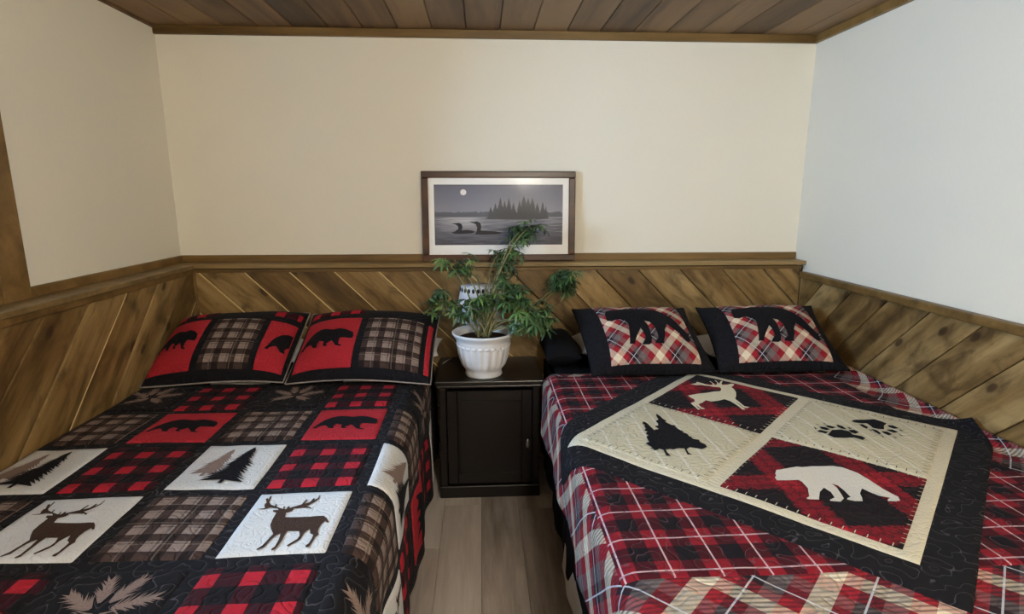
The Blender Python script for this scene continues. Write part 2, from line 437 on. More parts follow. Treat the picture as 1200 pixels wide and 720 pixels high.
# ------------------------------------------------------------ cloth surfaces
def roll(d, r, flare):
    if d <= 0: return d, 0.0
    q = r*pi/2
    if d < q: return r*sin(d/r), r*(1-cos(d/r))
    return r+(d-q)*flare, r+(d-q)
class Drape:
    def __init__(s, z, x0, x1, y0, fall0, fall1, r=.06, flare=.06, seed=0.0, rip=.012, wall=None):
        s.wall = wall
        s.z, s.x0, s.x1, s.y0, s.f0, s.f1, s.r, s.fl, s.sd, s.rip = z, x0, x1, y0, fall0, fall1, r, flare, seed, rip
    def raw(s, a, t):
        r = s.r; drop = 0.0; x, y = a, t
        if s.f1 and a > s.x1-r:
            o, dn = roll(a-(s.x1-r), r, s.fl); x = s.x1-r+o; drop = dn
            x += s.rip*min(1, max(0, dn-r)/.25)*sin(t*13+s.sd)+.4*s.rip*min(1, max(0, dn-r)/.3)*sin(t*31+1)
        if s.f0 and a < s.x0+r:
            o, dn = roll((s.x0+r)-a, r, s.fl); x = s.x0+r-o; drop = dn
            x -= s.rip*min(1, max(0, dn-r)/.25)*sin(t*13+s.sd)+.4*s.rip*min(1, max(0, dn-r)/.3)*sin(t*31+1)
        lift = 0.0
        if s.wall and a > s.wall-.055:
            d = a-(s.wall-.055); dx = .052*(1-math.exp(-d/.052)); x = s.wall-.055+dx; lift = .6*(d-dx)
        if t < s.y0+r:
            o, dn = roll((s.y0+r)-t, r, s.fl); y = s.y0+r-o; drop = max(drop, dn)
        k = 1.0 if drop == 0 else max(0, 1-drop/.08)
        und = .006*noise.noise(Vector((a*3.1+s.sd, t*3.1, 1.7)))+.0022*noise.noise(Vector((a*13, t*13, s.sd)))
        return Vector((x, y, s.z-drop+und*k+lift))
    def nrm(s, a, t):
        e = .004
        return (s.raw(a+e, t)-s.raw(a-e, t)).cross(s.raw(a, t+e)-s.raw(a, t-e)).normalized()
    def at(s, a, t, h): return s.raw(a, t)+s.nrm(a, t)*h
class Cushion:
    """front of a pillow in the pillow's own frame: u across, v up the slope, z out of the front"""
    def __init__(s, w, h, th, seed=0.0, front=.62, cv=.055): s.w, s.h, s.th, s.sd, s.fr, s.cv = w, h, th, seed, front, cv
    def side(s, u, v, sg):
        a = max(-1, min(1, 2*u/s.w)); b = max(-1, min(1, 2*v/s.h-1))
        T = (max(0, (1-abs(a)**2.6))*max(0, (1-abs(b)**2.6)))**.55
        x = u*(1-s.cv*(1-b*b)); y = (b*(1-.05*(1-a*a)))*s.h/2+s.h/2
        z = s.th*T*(s.fr if sg > 0 else -(1-s.fr)) + .006*noise.noise(Vector((u*7+s.sd, v*7, 3)))*T + .012*sin(a*2.0+s.sd)*b*b
        return Vector((x, y, z))
    def raw(s, u, v): return s.side(u, v, 1)
    nrm = Drape.nrm; at = Drape.at
def patch(name, sf, o, e1, e2, mat, parent, h0=.001, puff=.004, res=.018, uvmode='local', uvoff=(0, 0), edge=.02):
    """cloth piece spanning o + a*e1 + b*e2 on the surface; skirted down to the cloth below at its rim"""
    o, e1, e2 = Vector(o), Vector(e1), Vector(e2); L1, L2 = e1.length, e2.length
    na, nb = max(3, round(L1/res)), max(3, round(L2/res))
    A = [0, min(.25, .004/L1)]+[k/na for k in range(1, na)]+[1-min(.25, .004/L1), 1]
    B = [0, min(.25, .004/L2)]+[k/nb for k in range(1, nb)]+[1-min(.25, .004/L2), 1]
    A = sorted(set(A)); B = sorted(set(B)); vs, fs, uv = [], [], []
    for b in B:
        for a in A:
            p = o+e1*a+e2*b
            d = min(a*L1, (1-a)*L1, b*L2, (1-b)*L2)
            h = h0+puff*min(1, (d/edge))**.5 if d > 1e-6 else h0-.002
            vs.append(sf.at(p.x, p.y, h))
            uv.append((a*L1+uvoff[0], b*L2+uvoff[1]) if uvmode == 'local' else (p.x+uvoff[0], p.y+uvoff[1]))
    n = len(A)
    for j in range(len(B)-1):
        for i in range(n-1): fs.append((j*n+i, j*n+i+1, (j+1)*n+i+1, (j+1)*n+i))
    return mesh(name, vs, fs, mat, parent, uv, True)
def rect(name, sf, a0, a1, t0, t1, mat, parent, **k):
    return patch(name, sf, (a0, t0), (a1-a0, 0), (0, t1-t0), mat, parent, **k)
def applique(name, sf, polys, mat, parent, h, grid=.022, off=(0, 0), xmax=None):
    bm = bmesh.new()
    for pl in polys:
        vv = [bm.verts.new((p[0]+off[0], p[1]+off[1], 0)) for p in pl]
        f = bm.faces.new(vv)
    bm.normal_update()
    bmesh.ops.triangulate(bm, faces=bm.faces[:], ngon_method='EAR_CLIP')
    if xmax is not None: bmesh.ops.bisect_plane(bm, geom=bm.verts[:]+bm.edges[:]+bm.faces[:], plane_co=(xmax, 0, 0), plane_no=(1, 0, 0), clear_outer=True)
    xs = [v.co.x for v in bm.verts]; ys = [v.co.y for v in bm.verts]
    for ax, lo, hi in ((0, min(xs), max(xs)), (1, min(ys), max(ys))):
        c = math.floor(lo/grid)*grid+grid
        while c < hi:
            bmesh.ops.bisect_plane(bm, geom=bm.verts[:]+bm.edges[:]+bm.faces[:], plane_co=(c, 0, 0) if ax == 0 else (0, c, 0), plane_no=(1, 0, 0) if ax == 0 else (0, 1, 0))
            c += grid
    bm.verts.index_update(); bm.verts.ensure_lookup_table()
    vs = [sf.at(v.co.x, v.co.y, h) for v in bm.verts]; uv = [(v.co.x, v.co.y) for v in bm.verts]
    bmesh.ops.recalc_face_normals(bm, faces=bm.faces)
    fs = [tuple(v.index for v in f.verts) if f.normal.z >= 0 else tuple(v.index for v in f.verts)[::-1] for f in bm.faces]
    bm.free()
    return mesh(name, vs, fs, mat, parent, uv, True)
def sheet(name, sf, a0, a1, t0, t1, mat, res=.02, thick=.010, uvoff=(0, 0), **tg):
    na, nb = round((a1-a0)/res), round((t1-t0)/res); vs, fs, uv = [], [], []
    for j in range(nb+1):
        for i in range(na+1):
            a, t = a0+(a1-a0)*i/na, t0+(t1-t0)*j/nb
            vs.append(sf.raw(a, t)); uv.append((a+uvoff[0], t+uvoff[1]))
    for j in range(nb):
        for i in range(na): q = j*(na+1)+i; fs.append((q, q+1, q+na+2, q+na+1))
    # underside
    off = len(vs)
    for j in range(nb+1):
        for i in range(na+1):
            a, t = a0+(a1-a0)*i/na, t0+(t1-t0)*j/nb
            vs.append(sf.at(a, t, -thick)); uv.append(uv[j*(na+1)+i])
    fs += [tuple(off+k for k in f[::-1]) for f in fs[:]]
    rim = [i for i in range(na)]; W = na+1
    for i in range(na): fs.append((i+1, i, off+i, off+i+1)); q = nb*W+i; fs.append((q, q+1, off+q+1, off+q))
    for j in range(nb): q = j*W; fs.append((q, q+W, off+q+W, off+q)); q = j*W+na; fs.append((q+W, q, off+q, off+q+W))
    return mesh(name, vs, fs, mat, None, uv, True)
def sc(l, k=.001, kx=None): return [(x*(kx or k), y*k) for x, y in l]
DEER = [(-110,58),(-94,60),(-92,64),(-97,70),(-100,83),(-97,87),(-107,109),(-102,112),(-97,103),(-100,122),(-96,123),(-93,102),(-90,88),(-83,78),(-68,69),(-70,83),(-66,78),(-64,67),(-50,59),(-41,55),(-44,69),(-40,66),(-37,53),(-32,53),(-32,66),(-27,66),(-25,58),(-12,65),(3,72),(8,97),(13,95),(10,75),(23,82),(27,102),(32,98),(32,89),(39,101),(39,118),(42,116),(43,97),(37,84),(27,69),(20,63),(35,53),(36,46),(27,53),(8,55),(-14,54),(-10,48),(-18,39),(-27,34),(-22,14),(14,11),(44,10),(66,12),(80,11),(91,-2),(102,-22),(96,-22),(90,-14),(84,-31),(83,-49),(85,-63),(91,-75),(86,-86),(84,-107),(82,-128),(73,-127),(72,-120),(77,-111),(78,-90),(77,-75),(67,-67),(60,-46),(54,-57),(50,-70),(50,-88),(46,-99),(29,-121),(25,-116),(31,-106),(42,-88),(43,-74),(36,-54),(6,-52),(5,-68),(6,-94),(4,-128),(-4,-135),(-7,-129),(-2,-119),(-3,-89),(-8,-60),(-16,-69),(-22,-88),(-26,-118),(-40,-129),(-43,-125),(-34,-111),(-29,-84),(-26,-62),(-40,-38),(-49,-19),(-52,5),(-53,36),(-64,42),(-66,51),(-52,50),(-57,58),(-78,63),(-91,56),(-109,56)]
POLAR = [(894,1537),(905,1538),(970,1556),(984,1552),(1015,1556),(1084,1555),(1107,1541),(1129,1506),(1139,1463),(1144,1415),(1152,1386),(1158,1373),(1149,1354),(1132,1349),(1111,1350),(1119,1361),(1131,1368),(1106,1379),(1095,1400),(1087,1422),(1063,1395),(1053,1372),(1042,1354),(1019,1354),(1002,1362),(1010,1371),(1023,1377),(1027,1411),(1026,1440),(1014,1451),(1015,1428),(1004,1388),(997,1368),(977,1351),(952,1358),(955,1364),(974,1373),(982,1403),(977,1428),(951,1405),(925,1367),(892,1368),(893,1374),(906,1383),(929,1427),(932,1463),(927,1474),(887,1471),(861,1471),(864,1489),(874,1500),(879,1515)]
STAG = [(855,2180),(874,2187),(905,2198),(941,2204),(980,2219),(1011,2220),(1025,2244),(1027,2264),(1000,2274),(988,2285),(967,2291),(955,2297),(932,2298),(915,2314),(945,2323),(953,2339),(970,2321),(979,2306),(998,2296),(1010,2298),(1015,2323),(1010,2340),(1017,2344),(1020,2314),(1017,2294),(1032,2305),(1041,2330),(1040,2356),(1045,2353),(1045,2326),(1042,2309),(1059,2338),(1077,2354),(1069,2337),(1054,2312),(1052,2296),(1076,2297),(1099,2310),(1108,2305),(1097,2285),(1077,2262),(1078,2238),(1072,2207),(1054,2166),(1033,2127),(1036,2098),(1036,2053),(1052,2042),(1037,2033),(1027,2039),(1026,2082),(1022,2099),(1023,2057),(1025,2020),(1012,2018),(1011,2054),(1007,2085),(1003,2107),(989,2129),(959,2116),(924,2109),(908,2123),(886,2099),(863,2083),(862,2052),(871,2035),(857,2033),(851,2056),(851,2077),(846,2050),(851,2033),(839,2027),(838,2064),(835,2095),(845,2105),(858,2111),(865,2136),(859,2154)]
TREES = [(662,1993),(669,1969),(671,1947),(680,1923),(671,1918),(679,1900),(686,1886),(700,1881),(693,1872),(697,1851),(711,1827),(704,1823),(715,1808),(714,1786),(723,1782),(717,1776),(720,1764),(737,1757),(734,1736),(741,1721),(744,1715),(741,1695),(720,1682),(707,1688),(686,1701),(669,1687),(666,1660),(672,1646),(657,1647),(664,1693),(643,1697),(624,1687),(616,1693),(599,1691),(599,1666),(602,1644),(588,1645),(592,1689),(581,1698),(571,1690),(560,1688),(562,1699),(552,1702),(561,1710),(555,1719),(547,1740),(563,1751),(563,1788),(575,1800),(569,1816),(580,1831),(572,1841),(582,1857),(582,1881),(588,1887),(583,1902),(592,1922),(600,1904),(604,1870),(607,1843),(627,1852),(620,1876),(636,1885),(640,1902),(638,1923),(652,1937),(655,1969)]
PAW1 = [[(1202,1769),(1241,1807),(1276,1809),(1293,1792),(1288,1766),(1313,1753),(1316,1738),(1295,1722),(1279,1742),(1244,1740),(1210,1747)],[(1187,1808),(1202,1811),(1219,1791),(1200,1780),(1186,1796)],[(1196,1845),(1195,1819),(1188,1822)],[(1213,1840),(1231,1835),(1239,1815),(1220,1806),(1210,1820)],[(1217,1869),(1222,1852),(1217,1855)],[(1243,1851),(1260,1848),(1270,1829),(1250,1822),(1240,1832)],[(1247,1876),(1253,1861),(1246,1859)],[(1290,1857),(1300,1840),(1296,1808),(1284,1816),(1280,1833)],[(1300,1804),(1320,1803),(1324,1783),(1303,1772),(1294,1784)],[(1311,1831),(1321,1817),(1310,1813)]]
PAW2 = [[(1368,1890),(1391,1898),(1434,1897),(1463,1898),(1476,1876),(1481,1859),(1456,1839),(1438,1812),(1419,1812),(1402,1822),(1410,1863),(1377,1866),(1364,1875)],[(1371,1852),(1386,1854),(1388,1827),(1371,1812),(1367,1832)],[(1377,1815),(1382,1798),(1375,1792)],[(1390,1815),(1402,1802),(1399,1775),(1385,1764),(1384,1787)],[(1385,1764),(1385,1741),(1379,1737)],[(1413,1794),(1433,1789),(1433,1765),(1413,1757),(1409,1774)],[(1423,1752),(1425,1728),(1418,1732)],[(1442,1808),(1467,1807),(1469,1783),(1449,1778),(1441,1794)],[(1462,1775),(1458,1745),(1454,1753)],[(1472,1844),(1493,1842),(1497,1817),(1476,1814),(1468,1827)],[(1496,1815),(1493,1787),(1486,1795)]]
BEAR = [(-500,-229),(-467,-164),(-434,-16),(-375,115),(-296,213),(-217,262),(-125,275),(46,229),(178,259),(309,221),(428,147),(474,115),(500,0),(487,-65),(414,-57),(349,-41),(250,-33),(237,-98),(250,-213),(329,-254),(296,-275),(204,-246),(125,-131),(92,-90),(33,-147),(-7,-180),(46,-229),(-20,-237),(-59,-188),(-59,-98),(-151,-65),(-184,-147),(-164,-237),(-243,-237),(-283,-164),(-322,-123),(-388,-147),(-434,-205),(-428,-246),(-493,-242)]
SHAMBEAR = [(-500,131),(-489,220),(-461,268),(-388,277),(-309,283),(-185,310),(-51,292),(84,288),(197,258),(287,176),(365,86),(421,-19),(489,-138),(500,-198),(478,-258),(421,-258),(404,-213),(354,-138),(298,-78),(253,-19),(185,-123),(163,-198),(129,-258),(107,-303),(6,-295),(17,-265),(62,-235),(73,-153),(67,-49),(28,19),(-28,41),(-6,-34),(-17,-198),(-39,-288),(-73,-310),(-163,-303),(-129,-258),(-96,-228),(-96,-153),(-118,-71),(-197,-183),(-242,-258),(-253,-288),(-320,-288),(-309,-258),(-287,-153),(-253,-4),(-287,71),(-365,101),(-444,78),(-500,93)]

def pine(tip, base, wid, n=11, seed=1):
    rn = random.Random(seed); tip, base = Vector(tip), Vector(base); ax = (base-tip); L = ax.length; ax = ax/L; sd = Vector((-ax.y, ax.x))
    lf, rt = [], []
    for k in range(1, n+1):
        f = k/n; hw = wid/2*min(1, 1.08*f**.8)*(.72+.5*rn.random()); hw2 = wid/2*min(1, 1.08*f**.8)*(.72+.5*rn.random())
        y = L*.94*f
        lf += [tip+ax*(y+.012*f)+sd*hw, tip+ax*(y-.003)+sd*hw*.5]
        rt += [tip+ax*(y+.012*f)-sd*hw2, tip+ax*(y-.003)-sd*hw2*.5]
    bt = tip+ax*L*.95
    pts = [tip]+lf[:-1]+[bt+sd*.006, base+sd*.006+ax*.01, base-sd*.006+ax*.01, bt-sd*.006]+rt[:-1][::-1]
    return [(p.x, p.y) for p in pts]
def sprig(seed):
    rn = random.Random(seed); out = []
    for bx, by, ang, ln in ((-.02, .0, 2.7, .10), (-.01, .02, 1.9, .075), (.02, .02, 1.1, .08), (.04, .0, .3, .10), (.0, -.02, 3.6, .09), (.02, -.02, 5.7, .07)):
        d = Vector((cos(ang), sin(ang)))
        for k in range(17):
            f = k/16; p = Vector((bx, by))+d*ln*f
            for sg in (-1, 1):
                a2 = ang+sg*(.7-.3*f)+rn.uniform(-.2, .2); e = p+Vector((cos(a2), sin(a2)))*(.050-.012*f)*rn.uniform(.8, 1.15)
                nrm = Vector((-sin(a2), cos(a2)))*.0042
                out.append([tuple(p-nrm), tuple(e), tuple(p+nrm)])
    return out

# ------------------------------------------------------------ beds
def bed(name, x0, x1, y0, y1, label, top_mat, skirt=None):
    e = empty(name, ((x0+x1)/2, (y0+y1)/2, 0), label, 'bed')
    box('bed_base', (x0+.03, x1-.03, y0+.03, y1-.01, .10, .36), m_base, e, .02)
    for lx in (x0+.12, x1-.12):
        for ly in (y0+.15, y1-.15): box('leg', (lx-.03, lx+.03, ly-.03, ly+.03, 0, .105), m_dark, e)
    box('mattress', (x0, x1, y0, y1, .355, .635), top_mat, e, .045, 4, True)
    return e
BZ = .655
bed('bed', -1.485, -.315, .97, 2.975, 'bed against the left wall under the bear and deer patchwork quilt', m_sheet)
rb = bed('bed', .36, 1.74, .90, 2.975, 'bed against the right wall under the plaid medallion quilt', m_blksheet)

# left quilt: black ground, square patches in rows that repeat every four
QL = Drape(BZ, -1.50, -.268, .93, False, True, r=.085, flare=.02, seed=.6)
ql = sheet('patchwork_quilt', QL, -1.498, .27, .62, 2.96, q_black)
tag(ql, 'black patchwork quilt with bears, deer, trees and plaid squares on the left bed', 'quilt')
cx = [-1.496, -1.245, -.945, -.655, -.362, -.067, .225]      # seams across
ty = [2.144+.315*2, 2.144+.31, 2.144, 1.843, 1.520, 1.198, .89, .64]
g = .017
def lpatch(c, r):
    a0, a1, t1, t0 = cx[c]+g, cx[c+1]-g, ty[r]-g, ty[r+1]+g
    if c == 0: a0 = cx[0]
    kind = ('deer', 'red', 'bear', 'tree')[r % 4]            # row 0 is under the pillows
    odd = c % 2 == 1
    mcx, mcy = (cx[c]+cx[c+1])/2 if c else cx[1]-.148, (t0+t1)/2
    if kind == 'red':
        if odd: rect('buffalo_check_patch', QL, a0, a1, t0, t1, q_buff, ql)
        else:
            p = rect('black_patch', QL, a0, a1, t0, t1, q_black, ql)
            applique('pine_sprig', QL, [[(q[0]*.72, q[1]*.9) for q in pl] for pl in sprig(c*7+r)], a_tan, p, .0068, off=(mcx, mcy+.01))
    elif kind == 'bear':
        if odd:
            p = rect('red_patch', QL, a0, a1, t0, t1, q_red, ql)
            applique('bear_applique', QL, [sc(BEAR, .000215, .000225)], a_black, p, .0068, off=(mcx, mcy))
        else: rect('brown_plaid_patch', QL, a0, a1, t0, t1, q_brown, ql)
    elif kind == 'tree':
        if odd: rect('buffalo_check_patch', QL, a0, a1, t0, t1, q_buff, ql)
        else:
            p = rect('white_patch', QL, a0, a1, t0, t1, q_white, ql)
            applique('tan_pine_applique', QL, [pine((-.030, .108), (-.056, -.062), .10, 15, 3+c)], a_tan, p, .0064, off=(mcx, mcy))
            applique('dark_pine_applique', QL, [pine((.034, .115), (.018, -.108), .135, 17, 9+c)], a_black, p, .0082, off=(mcx, mcy))
    else:
        if odd:
            p = rect('white_patch', QL, a0, a1, t0, t1, q_white, ql)
            applique('deer_applique', QL, [sc(DEER)], a_brown, p, .0068, off=(mcx+.004, mcy))
        else: rect('brown_plaid_patch', QL, a0, a1, t0, t1, q_brown, ql)
for r in range(7):
    for c in range(6): lpatch(c, r)

# right quilt: diagonal plaid ground, windowpane tartan panel, turned square medallion
QR = Drape(BZ, .285, 1.80, .86, True, False, r=.06, flare=.05, seed=2.1, rip=.010, wall=1.755)
qr = sheet('medallion_quilt', QR, .055, 1.80, .62, 2.545, q_madras)
tag(qr, 'red, black and cream plaid quilt with a turned-square wildlife medallion on the right bed', 'quilt')
rect('tartan_panel', QR, .300, 1.64, 1.085, 2.50, q_tartan, qr, uvmode='fabric', uvoff=(-.2556, -1.0478), h0=.001, puff=.002)
C = Vector((.995, 1.797)); E1 = Vector((.7071, .7071)); E2 = Vector((-.7071, .7071))
def turned(name, a0, a1, b0, b1, mat, parent, h0, puff=.0015, **k):
    return patch(name, QR, C+E1*a0+E2*b0, E1*(a1-a0), E2*(b1-b0), mat, parent, h0=h0, puff=puff, **k)
H = .502
turned('black_border', -H-.1, H+.1, -H-.1, H+.1, q_black, qr, .0035, .003)
turned('cream_border', -H, H, -H, H, q_band, qr, .0075, .001)
G, Bn = .038, .019
panels = {}
panels['head'] = turned('red_plaid_panel', .002, H-G, Bn, H-G, q_redblack, qr, .0095, .003, uvmode='fabric')
panels['foot'] = turned('red_plaid_panel', -H+G, -.002, -H+G, -Bn, q_redblack, qr, .0095, .003, uvmode='fabric')
panels['left'] = turned('cream_panel', -H+G, -.002, Bn, H-G, q_creamL, qr, .0095, .003, uvmode='fabric')
panels['right'] = turned('cream_panel', .002, H-G, -H+G, -Bn, q_creamL, qr, .0095, .003, uvmode='fabric')
AH = .0142
applique('stag_applique', QR, [sc(STAG)], a_cream, panels['head'], AH)
applique('bear_applique', QR, [sc(POLAR)], a_white, panels['foot'], AH)
applique('pine_trees_applique', QR, [sc(TREES)], a_black, panels['left'], AH)
applique('paw_print_applique', QR, [sc(p) for p in PAW1], a_black, panels['right'], AH)
applique('paw_print_applique', QR, [sc(p) for p in PAW2], a_black, panels['right'], AH)
def ticks(a0, a1, b0, b1, mat, parent):
    pl = []
    def tk(p, d, L=.016, wd=.0022):
        n = Vector((-d.y, d.x))*wd/2; e = p+d*L; pl.append([tuple(p-n), tuple(p+n), tuple(e+n), tuple(e-n)])
    step = .026; n = int((a1-a0)/step)
    for k in range(1, n):
        s = k/n
        tk(C+E1*(a0+(a1-a0)*s)+E2*b0, E2); tk(C+E1*(a0+(a1-a0)*s)+E2*b1, -E2)
        tk(C+E1*a0+E2*(b0+(b1-b0)*s), E1); tk(C+E1*a1+E2*(b0+(b1-b0)*s), -E1)
    applique('blanket_stitching', QR, pl, mat, parent, AH+.0004, grid=.5)
ticks(-H+G+.004, -.006, Bn+.004, H-G-.004, m_stitch, panels['left'])
ticks(.006, H-G-.004, -H+G+.004, -Bn-.004, m_stitch, panels['right'])
ticks(-H+G-.006, -.004, -H+G-.006, -Bn+.004, q_band, panels['foot'])
ticks(.004, H-G+.006, Bn-.004, H-G+.006, q_band, panels['head'])
# black sheet hanging below the quilt on the aisle side, white sheet hem under it
def curtain(name, x, y0, y1, zt, zb, mat, parent, amp, ph, lean=0.0, hem=0.0):
    n, m2 = 60, 10; vs, fs = [], []
    for side in (0, .006):
        for j in range(m2+1):
            for i in range(n+1):
                y = y0+(y1-y0)*i/n; f = j/m2
                z = zt+(zb+hem*(.5+.5*sin(y*5+ph))-zt)*f
                vs.append((x-lean*f-amp*f*(sin(y*17+ph)+.5*sin(y*37+2*ph))+side, y, z))
    o = (n+1)*(m2+1)
    for j in range(m2):
        for i in range(n):
            q = j*(n+1)+i; fs.append((q, q+1, q+n+2, q+n+1)); fs.append((o+q, o+q+n+1, o+q+n+2, o+q+1))
    return mesh(name, vs, fs, mat, parent, smooth=True)
curtain('hanging_black_sheet', .334, .92, 2.93, .62, .035, m_blksheet, rb, .008, .4, .012, .05)
curtain('hanging_white_sheet', .325, 1.35, 2.02, .12, .006, m_sheet, rb, .004, 1.2, .012)

# ------------------------------------------------------------ pillows
def pillow_body(name, cu, mat, parent, n=26, uv_s=1.0):
    vs, fs, uv = [], [], []
    for sg in (1, -1):
        for j in range(n+1):
            for i in range(n+1):
                u = cu.w*(-.5+.5*(1-cos(pi*i/n))); v = cu.h*.5*(1-cos(pi*j/n))
                vs.append(cu.side(u, v, sg)); uv.append((u, v))
    o = (n+1)**2
    for j in range(n):
        for i in range(n):
            q = j*(n+1)+i; fs.append((q, q+1, q+n+2, q+n+1)); fs.append((o+q, o+q+n+1, o+q+n+2, o+q+1))
    return mesh(name, vs, fs, mat, parent, uv, True)
def piping(cu, mat, parent, r=.004):
    pts = []
    N = 24
    for k in range(N): pts.append(cu.side(-cu.w/2+cu.w*k/N, 0, 1))
    for k in range(N): pts.append(cu.side(cu.w/2, cu.h*k/N, 1))
    for k in range(N): pts.append(cu.side(cu.w/2-cu.w*k/N, cu.h, 1))
    for k in range(N+1): pts.append(cu.side(-cu.w/2, cu.h-cu.h*k/N, 1))
    return tube('piping', pts, r, mat, parent, 5)
def sham(cu, loc, slope, yaw, label, group):
    e = empty('pillow_sham', loc, label, 'pillow', group, (R(slope), 0, R(yaw)), local=True)
    return e
def left_sham(cu, loc, slope, yaw, label, cols):
    e = sham(cu, loc, slope, yaw, label, None)
    pillow_body('sham_cover', cu, q_black2, e)
    for kind, u0, u1 in cols:
        if kind == 'bear':
            p = rect('red_patch', cu, u0, u1, .03, .345, q_red, e, puff=.003)
            k = min(.00024, (u1-u0-.03)/1000)
            applique('bear_applique', cu, [sc(BEAR, .00024, k)], a_black, p, .0058, off=((u0+u1)/2, .20))
        elif kind == 'cut':
            p = rect('red_patch', cu, u0, u1, .03, .345, q_red, e, puff=.003)
            applique('bear_applique', cu, [sc(BEAR, .00024)], a_black, p, .0058, off=(u0+.145, .20), xmax=u1-.005)
        elif kind == 'red':
            rect('red_patch', cu, u0, u1, .03, .345, q_red, e, puff=.003)
        else: rect('brown_plaid_patch', cu, u0, u1, .03, .345, q_brown, e, puff=.003)
        if kind in ('bear', 'cut'): rect('buffalo_check_patch', cu, u0, u1, .385, .445, q_buff, e, puff=.003)
    piping(cu, m_piping, e)
    return e
CU1 = Cushion(.62, .48, .13, .3, .76, .02); CU2 = Cushion(.635, .48, .13, 1.9, .76, .02)
left_sham(CU1, (-1.185, 2.400, .678), 27, -1, 'bear and plaid sham pillow touching the left wall', [('bear', -.295, -.10), ('plaid', -.07, .155), ('cut', .18, .298)])
left_sham(CU2, (-.548, 2.375, .680), 27, -2, 'bear and plaid sham pillow nearest the nightstand on the left bed', [('bear', -.295, -.03), ('plaid', .0, .265), ('red', .285, .308)])
def right_sham(cu, loc, slope, yaw, label):
    e = sham(cu, loc, slope, yaw, label, None)
    pillow_body('sham_cover', cu, q_black2, e)
    p = rect('diagonal_plaid_panel', cu, -cu.w/2+.088, cu.w/2-.07, .022, cu.h-.018, q_madras_s, e, puff=.003)
    applique('bear_applique', cu, [sc(SHAMBEAR, .00043, .00039)], a_black, p, .0058, off=(.012, .235))
    piping(cu, m_blksheet, e)
    return e
CU3 = Cushion(.60, .45, .14, 4.0, .72); CU4 = Cushion(.60, .45, .14, 5.3, .72)
right_sham(CU3, (.787, 2.410, .685), 30, 5, 'black bear on diagonal plaid sham pillow nearer the nightstand')
right_sham(CU4, (1.398, 2.420, .685), 30, -3, 'black bear on diagonal plaid sham pillow touching the right wall')
def bed_pillow(name, w, h, th, c, rot, mat, label):
    cu = Cushion(w, h, th, c[0]*3, .55)
    o = pillow_body(name, cu, mat, None, 22)
    for v in o.data.vertices: v.co = v.co-Vector((0, h/2, 0))
    o.location = c; o.rotation_euler = rot
    return tag(o, label, 'pillow')
bed_pillow('bed_pillow', .60, .33, .11, (-1.17, 2.795, .722), (0, 0, 0), m_sheet, 'white bed pillow hidden behind the wall-side sham of the left bed')
bed_pillow('bed_pillow', .62, .33, .11, (-.525, 2.795, .722), (0, 0, 0), m_sheet, 'white bed pillow peeking out behind the left bed sham by the nightstand')
bed_pillow('bed_pillow', .58, .33, .13, (1.42, 2.80, .700), (0, 0, 0), m_sheet, 'white bed pillow hidden behind the wall-side sham of the right bed')
bed_pillow('bed_pillow', .60, .33, .17, (.788, 2.80, .722), (0, 0, 0), m_sheet, 'white rumpled bed pillow showing left of the black bear sham')
bed_pillow('bed_pillow', .172, .36, .17, (.393, 2.765, .716), (0, 0, 0), m_blksheet, 'rounded black pillow end at the nightstand corner of the right bed')

# ------------------------------------------------------------ nightstand
NX0, NX1, NY0, NY1, NZ = -.232, .292, 2.56, 2.972, .617
ns = empty('nightstand', ((NX0+NX1)/2, (NY0+NY1)/2, 0), 'dark espresso wood nightstand with one door between the beds', 'nightstand')
box('top_board', (NX0, NX1, NY0, NY1, NZ-.024, NZ), m_dark, ns, .005)
box('top_moulding', (NX0+.008, NX1-.008, NY0+.008, NY1, NZ-.038, NZ-.0245), m_dark, ns, .004)
box('side_panel', (NX0+.018, NX0+.038, NY0+.025, NY1, .065, NZ-.038), m_dark, ns)
box('side_panel', (NX1-.038, NX1-.018, NY0+.025, NY1, .065, NZ-.038), m_dark, ns)
box('back_panel', (NX0+.038, NX1-.038, NY1-.012, NY1, .065, NZ-.038), m_dark, ns, .001)
box('plinth', (NX0+.012, NX1-.012, NY0+.012, NY1, 0, .066), m_dark, ns, .006)
box('front_stile', (NX0+.018, NX0+.052, NY0+.018, NY0+.036, .066, NZ-.038), m_dark, ns)
box('front_stile', (NX1-.052, NX1-.018, NY0+.018, NY0+.036, .066, NZ-.038), m_dark, ns)
dx0, dx1, dz0, dz1 = NX0+.056, NX1-.054, .078, NZ-.052
dr = boxes('door', [(dx0, dx0+.05, NY0+.012, NY0+.032, dz0, dz1), (dx1-.05, dx1, NY0+.012, NY0+.032, dz0, dz1),
                    (dx0+.05, dx1-.05, NY0+.012, NY0+.032, dz0, dz0+.05), (dx0+.05, dx1-.05, NY0+.012, NY0+.032, dz1-.05, dz1)], m_dark, ns, .003)
box('door_panel', (dx0+.045, dx1-.045, NY0+.022, NY0+.030, dz0+.045, dz1-.045), m_dark, dr, .001)
boxes('panel_bead', [(dx0+.05, dx0+.058, NY0+.015, NY0+.024, dz0+.05, dz1-.05), (dx1-.058, dx1-.05, NY0+.015, NY0+.024, dz0+.05, dz1-.05),
                     (dx0+.058, dx1-.058, NY0+.015, NY0+.024, dz0+.05, dz0+.058), (dx0+.058, dx1-.058, NY0+.015, NY0+.024, dz1-.058, dz1-.05)], m_dark, dr, .002)
bm = bmesh.new(); bmesh.ops.create_uvsphere(bm, u_segments=16, v_segments=10, radius=1, matrix=Matrix.Translation((dx1-.022, NY0-.004, .295)) @ Matrix.Diagonal((.010, .008, .024, 1)))
bmesh.ops.create_cone(bm, cap_ends=True, segments=10, radius1=.005, radius2=.005, depth=.016, matrix=Matrix.Translation((dx1-.022, NY0+.006, .295)) @ Matrix.Rotation(pi/2, 4, 'X'))
